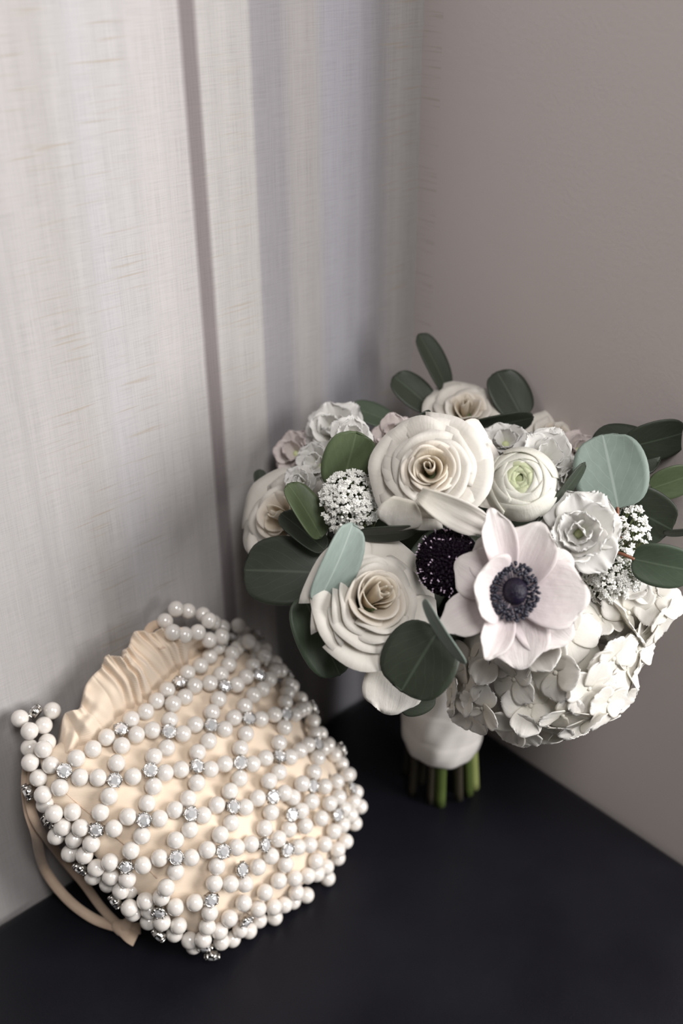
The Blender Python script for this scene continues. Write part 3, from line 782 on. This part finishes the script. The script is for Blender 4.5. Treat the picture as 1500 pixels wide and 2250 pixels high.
# ------------------------------------------------------------------ pearl bag
PR = .0050                                              # pearl radius
BB = Vector((-.2, -.100, .020)); TT = Vector((-.222, -.026, .122))
eA = (TT - BB).normalized(); eW = Vector((.99, .10, 0)); eW = (eW - eA * eW.dot(eA)).normalized(); eN = eW.cross(eA)
BAGC = (BB + TT) / 2
bag = bpy.data.objects.new('pearl_bag', None); link(bag); bag.location = (BB.x, BB.y, 0)
tag(bag, 'peach drawstring pouch covered in a net of pearls and crystals, leaning on the striped wall', 'handbag')
TBag = Matrix.Translation((-BB.x, -BB.y, 0))
def on_plane(px, py, off=0.):
    d = ray(px, py); t = (BAGC + eN * off - CAM).dot(eN) / d.dot(eN); return CAM + d * t
OUT = [(75, 1660), (95, 1745), (140, 1810), (200, 1890), (275, 1960), (360, 2030), (460, 2078), (550, 2035), (640, 1985), (712, 1922), (765, 1852), (790, 1780), (755, 1690), (700, 1615), (655, 1535), (600, 1455), (540, 1410), (450, 1405), (370, 1450), (290, 1500), (200, 1570), (130, 1620)]
out2 = []
for (x, y) in OUT:
    p = on_plane(x, y, .004) - BAGC; out2.append((p.dot(eW), p.dot(eA)))
oc = np.mean(out2, axis=0)
ring = spline([(p[0], p[1], 0) for p in out2 + [out2[0]]], 5)[:-1]
THF, THB = .040, .016
def pouch(inset=0., nr=20, wr=.0):
    V, F = [], []; n = len(ring)
    for side in (1, -1):
        for j in range(nr + 1):
            r = math.sin(PI / 2 * j / nr)
            for i in range(n):
                x = oc[0] + (ring[i].x - oc[0]) * r; y = oc[1] + (ring[i].y - oc[1]) * r
                hgt = max(0, 1 - r ** 2.6) ** .62
                topf = 1 - .35 * max(0, min(1, (y + .01) / .08))
                L = math.hypot(ring[i].x - oc[0], ring[i].y - oc[1])
                x -= (ring[i].x - oc[0]) / L * inset * r; y -= (ring[i].y - oc[1]) / L * inset * r
                h = side * ((THF if side > 0 else THB) * topf * hgt - inset * hgt)
                if wr and side > 0:
                    h += wr * hgt * (math.sin(x * 210 + y * 150 + 1.7 * math.sin(y * 90)) * .45 + math.sin(y * 230 - x * 130 + 2 * math.sin(x * 70)) * .4 + math.sin(x * 95 + y * 60) * .7)
                p = BAGC + eW * x + eA * y + eN * h
                p.z = max(p.z, .0012); p.y = min(p.y, -.0012)
                V.append(p)
    blk = (nr + 1) * n
    for s in (0, 1):
        for j in range(nr):
            for i in range(n):
                q = (s * blk + j * n + i, s * blk + (j + 1) * n + i, s * blk + (j + 1) * n + (i + 1) % n, s * blk + j * n + (i + 1) % n)
                F.append(q if s == 0 else tuple(reversed(q)))
    return V, F
V, F = pouch(PR * .9, 26, .0026)
obj('lining', mesh('lining', [TBag @ v for v in V], F, M_lining), bag)['label'] = 'peach cotton pouch inside the pearl net'
LIN = BVHTree.FromPolygons(V, F)
sp = []
for x, y in ((140, 1738), (185, 1778), (240, 1826), (290, 1872), (345, 1930)):
    h = LIN.ray_cast(CAM, ray(x, y)); sp.append(TBag @ (h[0] + h[1] * .0001))
sv, sf = tube(spline(sp, 6), .0004, 5); obj('seam', mesh('seam', sv, sf, M_tape), bag)
nv_, nf_ = pouch(-PR * .15)
NET = BVHTree.FromPolygons(nv_, nf_)
def net_point(px, py):
    d = ray(px, py); h = NET.ray_cast(CAM, d)
    if h[0] is not None: return h[0], h[1]
    best = None; t = .45
    while t < .85:
        q = CAM + d * t; l, n_, i, ds = NET.find_nearest(q)
        if best is None or ds < best[0]: best = (ds, q, n_)
        t += .002
    l, n_, i, ds = NET.find_nearest(best[1])
    return best[1], (best[1] - l).normalized() if ds > 1e-6 else n_
def floor_fix(p):
    p = p.copy(); p.z = max(p.z, PR + .0003); p.y = min(p.y, -PR - .0003); return p

NODES = {  # rhinestones, by row
 'b': (138, 1693), 'c': (266, 1606), 'd': (397, 1504), 'e': (249, 1716), 'f': (370, 1609), 'g': (333, 1697), 'h': (70, 1737), 'i': (113, 1797), 'a': (78, 1572),
 'z1': (487, 1510), 'z2': (568, 1487), 'z3': (625, 1482), 'y0': (511, 1406), 'y1': (559, 1405),
 'a2': (461, 1597), 'a3': (540, 1582), 'a4': (625, 1571), 'a5': (684, 1557),
 'b3': (429, 1690), 'b4': (526, 1677), 'b5': (608, 1668), 'b6': (694, 1638), 'b7': (746, 1652),
 'c1': (214, 1820), 'c2': (321, 1794), 'c3': (414, 1787), 'c4': (506, 1774), 'c5': (594, 1752), 'c6': (680, 1728), 'c7': (767, 1731),
 'd1': (182, 1903), 'd2': (278, 1899), 'd3': (387, 1882), 'd4': (483, 1866), 'd5': (578, 1848), 'd6': (638, 1792), 'd7': (736, 1787),
 'e5': (627, 1864), 'e1': (259, 1976), 'e2': (349, 1993), 'e3': (462, 1973), 'e4': (528, 1909), 'f2': (352, 2050), 'f3': (448, 2074), 'f4': (465, 2094), 'f5': (537, 2020)}
EDGES = ['bc', 'cd', 'be', 'eg', 'cf', 'bi', 'ce', 'df', 'fg', ('d', 'z1'), ('z1', 'z2'), ('z2', 'z3'), ('d', 'y0'), ('y0', 'y1'), ('y0', 'z1'), ('y1', 'z2'),
 ('f', 'a2'), ('a2', 'a3'), ('a3', 'a4'), ('a4', 'a5'), ('g', 'b3'), ('b3', 'b4'), ('b4', 'b5'), ('b5', 'b6'), ('b6', 'b7'),
 ('i', 'c1'), ('c1', 'c2'), ('c2', 'c3'), ('c3', 'c4'), ('c4', 'c5'), ('c5', 'c6'), ('e', 'c1'), ('g', 'c2'), ('b3', 'c3'), ('b4', 'c4'), ('b5', 'c5'), ('b6', 'c6'), ('b7', 'c7'),
 ('z1', 'a2'), ('z2', 'a3'), ('z3', 'a4'), ('a2', 'b3'), ('a3', 'b4'), ('a4', 'b5'), ('a5', 'b6'), ('z3', 'a5'),
 ('c1', 'd1'), ('c2', 'd2'), ('c3', 'd3'), ('c4', 'd4'), ('c5', 'd5'), ('d1', 'd2'), ('d2', 'd3'), ('d3', 'd4'), ('d4', 'd5'),
 ('d2', 'e1'), ('d3', 'e2'), ('d4', 'e3'), ('e1', 'e2'), ('e2', 'e3'), ('e2', 'f2'), ('e3', 'f3'), ('y1', 'z3'), ('a5', 'b7')]
EXTRA = [(109, 1570), (60, 1584), (98, 1590), (62, 1605), (98, 1623), (69, 1639), (97, 1662), (78, 1677), (119, 1682), (83, 1710), (94, 1747), (105, 1767), (130, 1830), (145, 1800),
 (160, 1845), (165, 1875), (210, 1918), (240, 1940), (247, 1925), (285, 1975), (300, 2000), (330, 2005), (331, 2020), (385, 2035),
 (680, 1760), (713, 1728), (740, 1723), (650, 1741), (743, 1754), (731, 1769), (768, 1784), (791, 1772), (782, 1741), (779, 1809), (753, 1812), (734, 1826), (759, 1849), (742, 1867), (742, 1885), (714, 1907),
 (713, 1855), (680, 1856), (654, 1861), (694, 1892), (699, 1918), (676, 1924), (647, 1930), (612, 1935), (651, 1961), (647, 1979), (625, 1988), (601, 1993), (567, 1997), (582, 1961), (592, 2019), (570, 2027), (558, 2036), (526, 2045),
 (503, 2019), (474, 2048), (489, 2069), (535, 1984), (538, 1942), (566, 1905), (595, 1881), (627, 1899), (619, 1839), (633, 1815), (668, 1807), (705, 1798), (661, 1784), (506, 1942), (414, 2063), (389, 2051), (432, 2078),
 (765, 1700), (775, 1760), (757, 1775), (720, 1935), (670, 1975), (510, 2062)]
HANDLE = [(365, 1362), (384, 1341), (413, 1343), (446, 1351), (470, 1368), (490, 1386), (520, 1383), (545, 1398), (383, 1390), (404, 1394), (436, 1386), (466, 1404), (540, 1412), (563, 1432), (575, 1452), (455, 1367), (480, 1400)]
stones, pearls = [], []
for k_, (x, y) in NODES.items():
    p, n_ = net_point(x, y); stones.append([floor_fix(p + n_ * .0012), n_])
NP = dict(zip(NODES, stones))
for e in EDGES:
    a_, b_ = NP[e[0]], NP[e[1]]
    pa, pb = a_[0], b_[0]
    nb = max(1, round(((pb - pa).length - .0078) / (2 * PR * .98)))
    gap = min(.0085, (pb - pa).length * .3) / (pb - pa).length
    for f in (gap + (1 - 2 * gap) * ((j_ / (nb - 1)) if nb > 1 else .5) for j_ in range(nb)):
        q = pa.lerp(pb, f); l, n_, i, ds = NET.find_nearest(q); pearls.append(floor_fix(l + n_ * .0006))
for (x, y) in EXTRA:
    p, n_ = net_point(x, y); pearls.append(floor_fix(p))
for j, (x, y) in enumerate(HANDLE):
    d = ray(x, y); t = (-.016 - CAM.y) / d.y if j < 8 else (-.030 - CAM.y) / d.y
    pearls.append(floor_fix(CAM + d * t))
# let beads that were laid into each other slide apart
P = np.array([list(p) for p in pearls]); Q = np.array([list(s[0]) for s in stones]); nP = len(P)
for it in range(60):
    A = np.concatenate([P, Q]); d = A[:, None] - A[None]; L = np.linalg.norm(d, axis=-1) + np.eye(len(A)) * 9
    lim = np.full(L.shape, 2 * PR * .985); lim[nP:, :] = 1.85 * PR; lim[:, nP:] = 1.85 * PR
    ov = np.maximum(0, lim - L); mv = (d / L[..., None] * ov[..., None] * .42).sum(1)
    P += mv[:nP]; Q += mv[nP:] * .3
    P[:, 2] = np.maximum(P[:, 2], PR + .0003); P[:, 1] = np.minimum(P[:, 1], -PR - .0003); Q[:, 2] = np.maximum(Q[:, 2], PR + .0003)
pm = mesh('pearl', *ball(PR, PR, PR, 24, 14), M_pearl)
V, F = ball(PR, PR, PR, 14, 8); pearl_low = (V, F)
order = sorted(range(nP), key=lambda i: (Vector(P[i]) - CAM).length)
for i in order[:300]:
    o = bpy.data.objects.new('pearl', pm); link(o, bag); o.matrix_local = TBag @ Matrix.Translation(Vector(P[i]))
# the net goes on round the back of the pouch, against the wall and bench
back = [Vector(P[i]) for i in order[300:]]
for i in range(0, len(ring), 3):
    for r in (.93, .72):
        x = oc[0] + (ring[i].x - oc[0]) * r; y = oc[1] + (ring[i].y - oc[1]) * r
        q = BAGC + eW * x + eA * y - eN * .05; l, n_, k_, ds = NET.find_nearest(q); l = floor_fix(l)
        if np.min(np.linalg.norm(P - np.array(list(l)), axis=1)) > 1.9 * PR: back.append(l)
m = merge([xform(pearl_low, TBag @ Matrix.Translation(p)) for p in back])
tag(obj('pearl_net_back', mesh('pearl_net_back', m[0], m[1], M_pearl), bag), kind='stuff')
def setting_mesh():
    parts = []; r = .0041; V, F = [], []; prof = [(.55, -.9), (.85, -.85), (1.0, -.25), (1.0, .12), (.90, .12), (.90, -.2), (.5, -.7)]
    n = 20
    for (a, z) in prof:
        for i in range(n): V.append((a * r * math.cos(2 * PI * i / n), a * r * math.sin(2 * PI * i / n), z * r))
    for j in range(len(prof) - 1):
        for i in range(n): F.append((j * n + i, j * n + (i + 1) % n, (j + 1) * n + (i + 1) % n, (j + 1) * n + i))
    F.append(tuple(reversed(range(n)))); F.append(tuple((len(prof) - 1) * n + i for i in range(n)))
    parts.append((V, F))
    for q in range(6):
        an = 2 * PI * q / 6
        parts.append(xform(tube([(r * 1.02, 0, -.5 * r), (r * 1.04, 0, .12 * r), (r * .86, 0, .34 * r)], [.17 * r, .16 * r, .12 * r], 6), Matrix.Rotation(an, 4, 'Z')))
    m = merge(parts); return mesh('rhinestone_setting', m[0], m[1], M_silver)
def gem_mesh():
    r = .0037; n = 8; V, F = [], []
    for i in range(n): V.append((.52 * r * math.cos(2 * PI * (i + .5) / n), .52 * r * math.sin(2 * PI * (i + .5) / n), .46 * r))
    for i in range(n): V.append((.80 * r * math.cos(2 * PI * i / n), .80 * r * math.sin(2 * PI * i / n), .28 * r))
    for i in range(2 * n): V.append((r * math.cos(PI * (i) / n), r * math.sin(PI * (i) / n), .02 * r))
    F.append(tuple(range(n)))
    for i in range(n):
        F.append((i, n + i, n + (i + 1) % n)) if False else None
        F.append((i, n + i, (i - 1) % n) if False else ((i - 1) % n, n + i, i))
        F.append((i, n + i, 2 * n + (2 * i + 1) % (2 * n))); F.append((i, 2 * n + (2 * i + 1) % (2 * n), n + (i + 1) % n))
        F.append((n + i, 2 * n + 2 * i, 2 * n + (2 * i + 1) % (2 * n))); F.append((n + (i + 1) % n, 2 * n + (2 * i + 1) % (2 * n), 2 * n + (2 * i + 2) % (2 * n)))
    c = len(V); V.append((0, 0, -.7 * r))
    for i in range(2 * n): F.append((2 * n + (i + 1) % (2 * n), 2 * n + i, c))
    return mesh('crystal', V, F, M_gem, smooth=False)
sm_, gm_ = setting_mesh(), gem_mesh()
for i, s in enumerate(stones):
    n_ = (s[1] + Vector(rng.normal(0, .16, 3))).normalized()
    M = frame(Vector(Q[i]) + n_ * .001, n_) @ Matrix.Rotation(rng.uniform(0, 6.28), 4, 'Z')
    o = bpy.data.objects.new('rhinestone', sm_); link(o, bag); o.matrix_local = TBag @ M
    g = bpy.data.objects.new('crystal', gm_); link(g, o)

# gathered neck of the pouch
rim_px = [(122, 1648), (152, 1560), (205, 1490), (262, 1432), (318, 1392), (372, 1378), (430, 1402)]     # crest of the gathers
low_px = [(150, 1690), (225, 1640), (290, 1592), (345, 1540), (400, 1490), (450, 1440), (500, 1410)]      # where the net begins
crest = spline([CAM + ray(x, y) * ((-.020 - CAM.y) / ray(x, y).y) for x, y in rim_px], 12)
foot = spline([net_point(x, y)[0] - eN * PR * 1.7 for x, y in low_px], 12)
nn = len(crest) - 1
def neck():
    nv = 22; V, F, UV = [], [], []
    g = np.random.default_rng(2).random(12) * 6.28
    nu = nn * 4
    sides = []
    for side in (0, 1):
        for i in range(nu + 1):
            u = i / nu; fi = u * nn; a0 = min(int(fi), nn - 1); fr = fi - a0
            c = crest[a0].lerp(crest[a0 + 1], fr); f = foot[a0].lerp(foot[a0 + 1], fr)
            for j in range(nv + 1):
                v = j / nv
                p = f.lerp(c, v)
                env = math.sin(PI * min(1, u * 8) / 2) * math.sin(PI * min(1, (1 - u) * 8) / 2)
                uu = u + .05 * math.sin(u * 9 + g[0]) + .02 * math.sin(u * 23 + g[1]) - (1 - v) ** 2 * .05 * math.sin(u * 17 + g[4])
                ph = uu * 92 + .9 * math.sin(v * 2.6 + u * 11 + g[2])
                fold = abs(math.sin(ph * .5)) ** .65 * (.62 + .38 * math.sin(uu * 15 + g[3])) + .30 * math.sin(ph * .21 + g[5]) + .16 * math.sin(ph * 1.6 + v * 4 + g[6]) * v
                amp = (.0026 + .0085 * v ** .7) * env * (1 - .45 * math.exp(-((v - .74) / .10) ** 2))
                bulge = .008 * math.sin(PI * v ** 1.3) ** 2 - .003 * (1 - v)
                n_ = (eN * .8 - _h * .3 + Vector((0, 0, .25))).normalized()
                if side == 0: p = p + n_ * (bulge + amp * fold)
                else: p = p - n_ * (.006 * (1 - v) + .003 - amp * fold * .3) 
                p = p + (c - f).normalized() * ((.003 * math.sin(uu * 21 + g[7]) + .0018 * math.sin(uu * 47 + g[8])) * v ** 3 * env)
                p.y = min(p.y, -.0015)
                V.append(TBag @ p); UV.append((u, v))
    b = (nu + 1) * (nv + 1)
    for s in (0, 1):
        for i in range(nu):
            for j in range(nv):
                q = (s * b + i * (nv + 1) + j, s * b + (i + 1) * (nv + 1) + j, s * b + (i + 1) * (nv + 1) + j + 1, s * b + i * (nv + 1) + j + 1)
                F.append(q if s == 0 else tuple(reversed(q)))
    for i in range(nu):
        k = i * (nv + 1) + nv; F.append((k, k + nv + 1, b + k + nv + 1, b + k))
    for i in (0, nu):
        for j in range(nv): k = i * (nv + 1) + j; F.append((k, k + 1, b + k + 1, b + k))
    return mesh('gathered_neck', V, F, M_lining, uvs=UV)
obj('gathered_neck', neck(), bag)['label'] = 'gathered peach opening of the pouch'

# drawstring: a small loop at the far end, a long knotted loop on the near end
def wallpt(x, y, off): d = ray(x, y); return CAM + d * ((-off - CAM.y) / d.y)
def floorpt(x, y, z): d = ray(x, y); return CAM + d * ((z - CAM.z) / d.z)
def tape(name, pts, width, k=8, twist=None):
    pts = spline(pts, k); n = [(-ray(*project(p)) + Vector((0, 0, .3)) + (VR * math.sin(i * .11) * .5)).normalized() for i, p in enumerate(pts)]
    V, F = ribbon(pts, n, width, .0009)
    return obj(name, mesh(name, [TBag @ v for v in V], F, M_tape), bag)
tape('drawstring', [wallpt(318, 1410, .020), wallpt(330, 1380, .016), wallpt(352, 1372, .014), wallpt(376, 1385, .018), wallpt(372, 1408, .024), wallpt(345, 1420, .026)], .0055)
kn = floorpt(268, 2040, .006)
tape('drawstring', [wallpt(66, 1665, .022), wallpt(58, 1710, .024), wallpt(62, 1775, .026), wallpt(78, 1830, .030), floorpt(96, 1905, .030), floorpt(145, 1972, .016), floorpt(205, 2018, .006), kn], .0058)
tape('drawstring', [wallpt(72, 1690, .026), wallpt(66, 1760, .028), wallpt(84, 1815, .034), floorpt(132, 1880, .034), floorpt(183, 1940, .022), floorpt(224, 1995, .012), kn], .0052)
kp = ball(.0068, .0046, .0040, 12, 8); kM = frame(kn, -ray(268, 2040)) @ Matrix.Rotation(R_(-35), 4, 'Z')
kv = merge([xform(kp, kM), xform(ball(.0050, .0040, .0042, 12, 8), kM @ Matrix.Translation((.001, .0025, .001)) @ Matrix.Rotation(1.2, 4, 'Z'))])
obj('drawstring_knot', mesh('drawstring_knot', [TBag @ Vector(v) for v in kv[0]], kv[1], M_tape), bag)
tape('drawstring_end', [kn, floorpt(285, 2058, .005), floorpt(298, 2066, .003)], .0075, 4)
tape('drawstring_end', [kn, floorpt(290, 2040, .006), floorpt(308, 2040, .003)], .0065, 4)
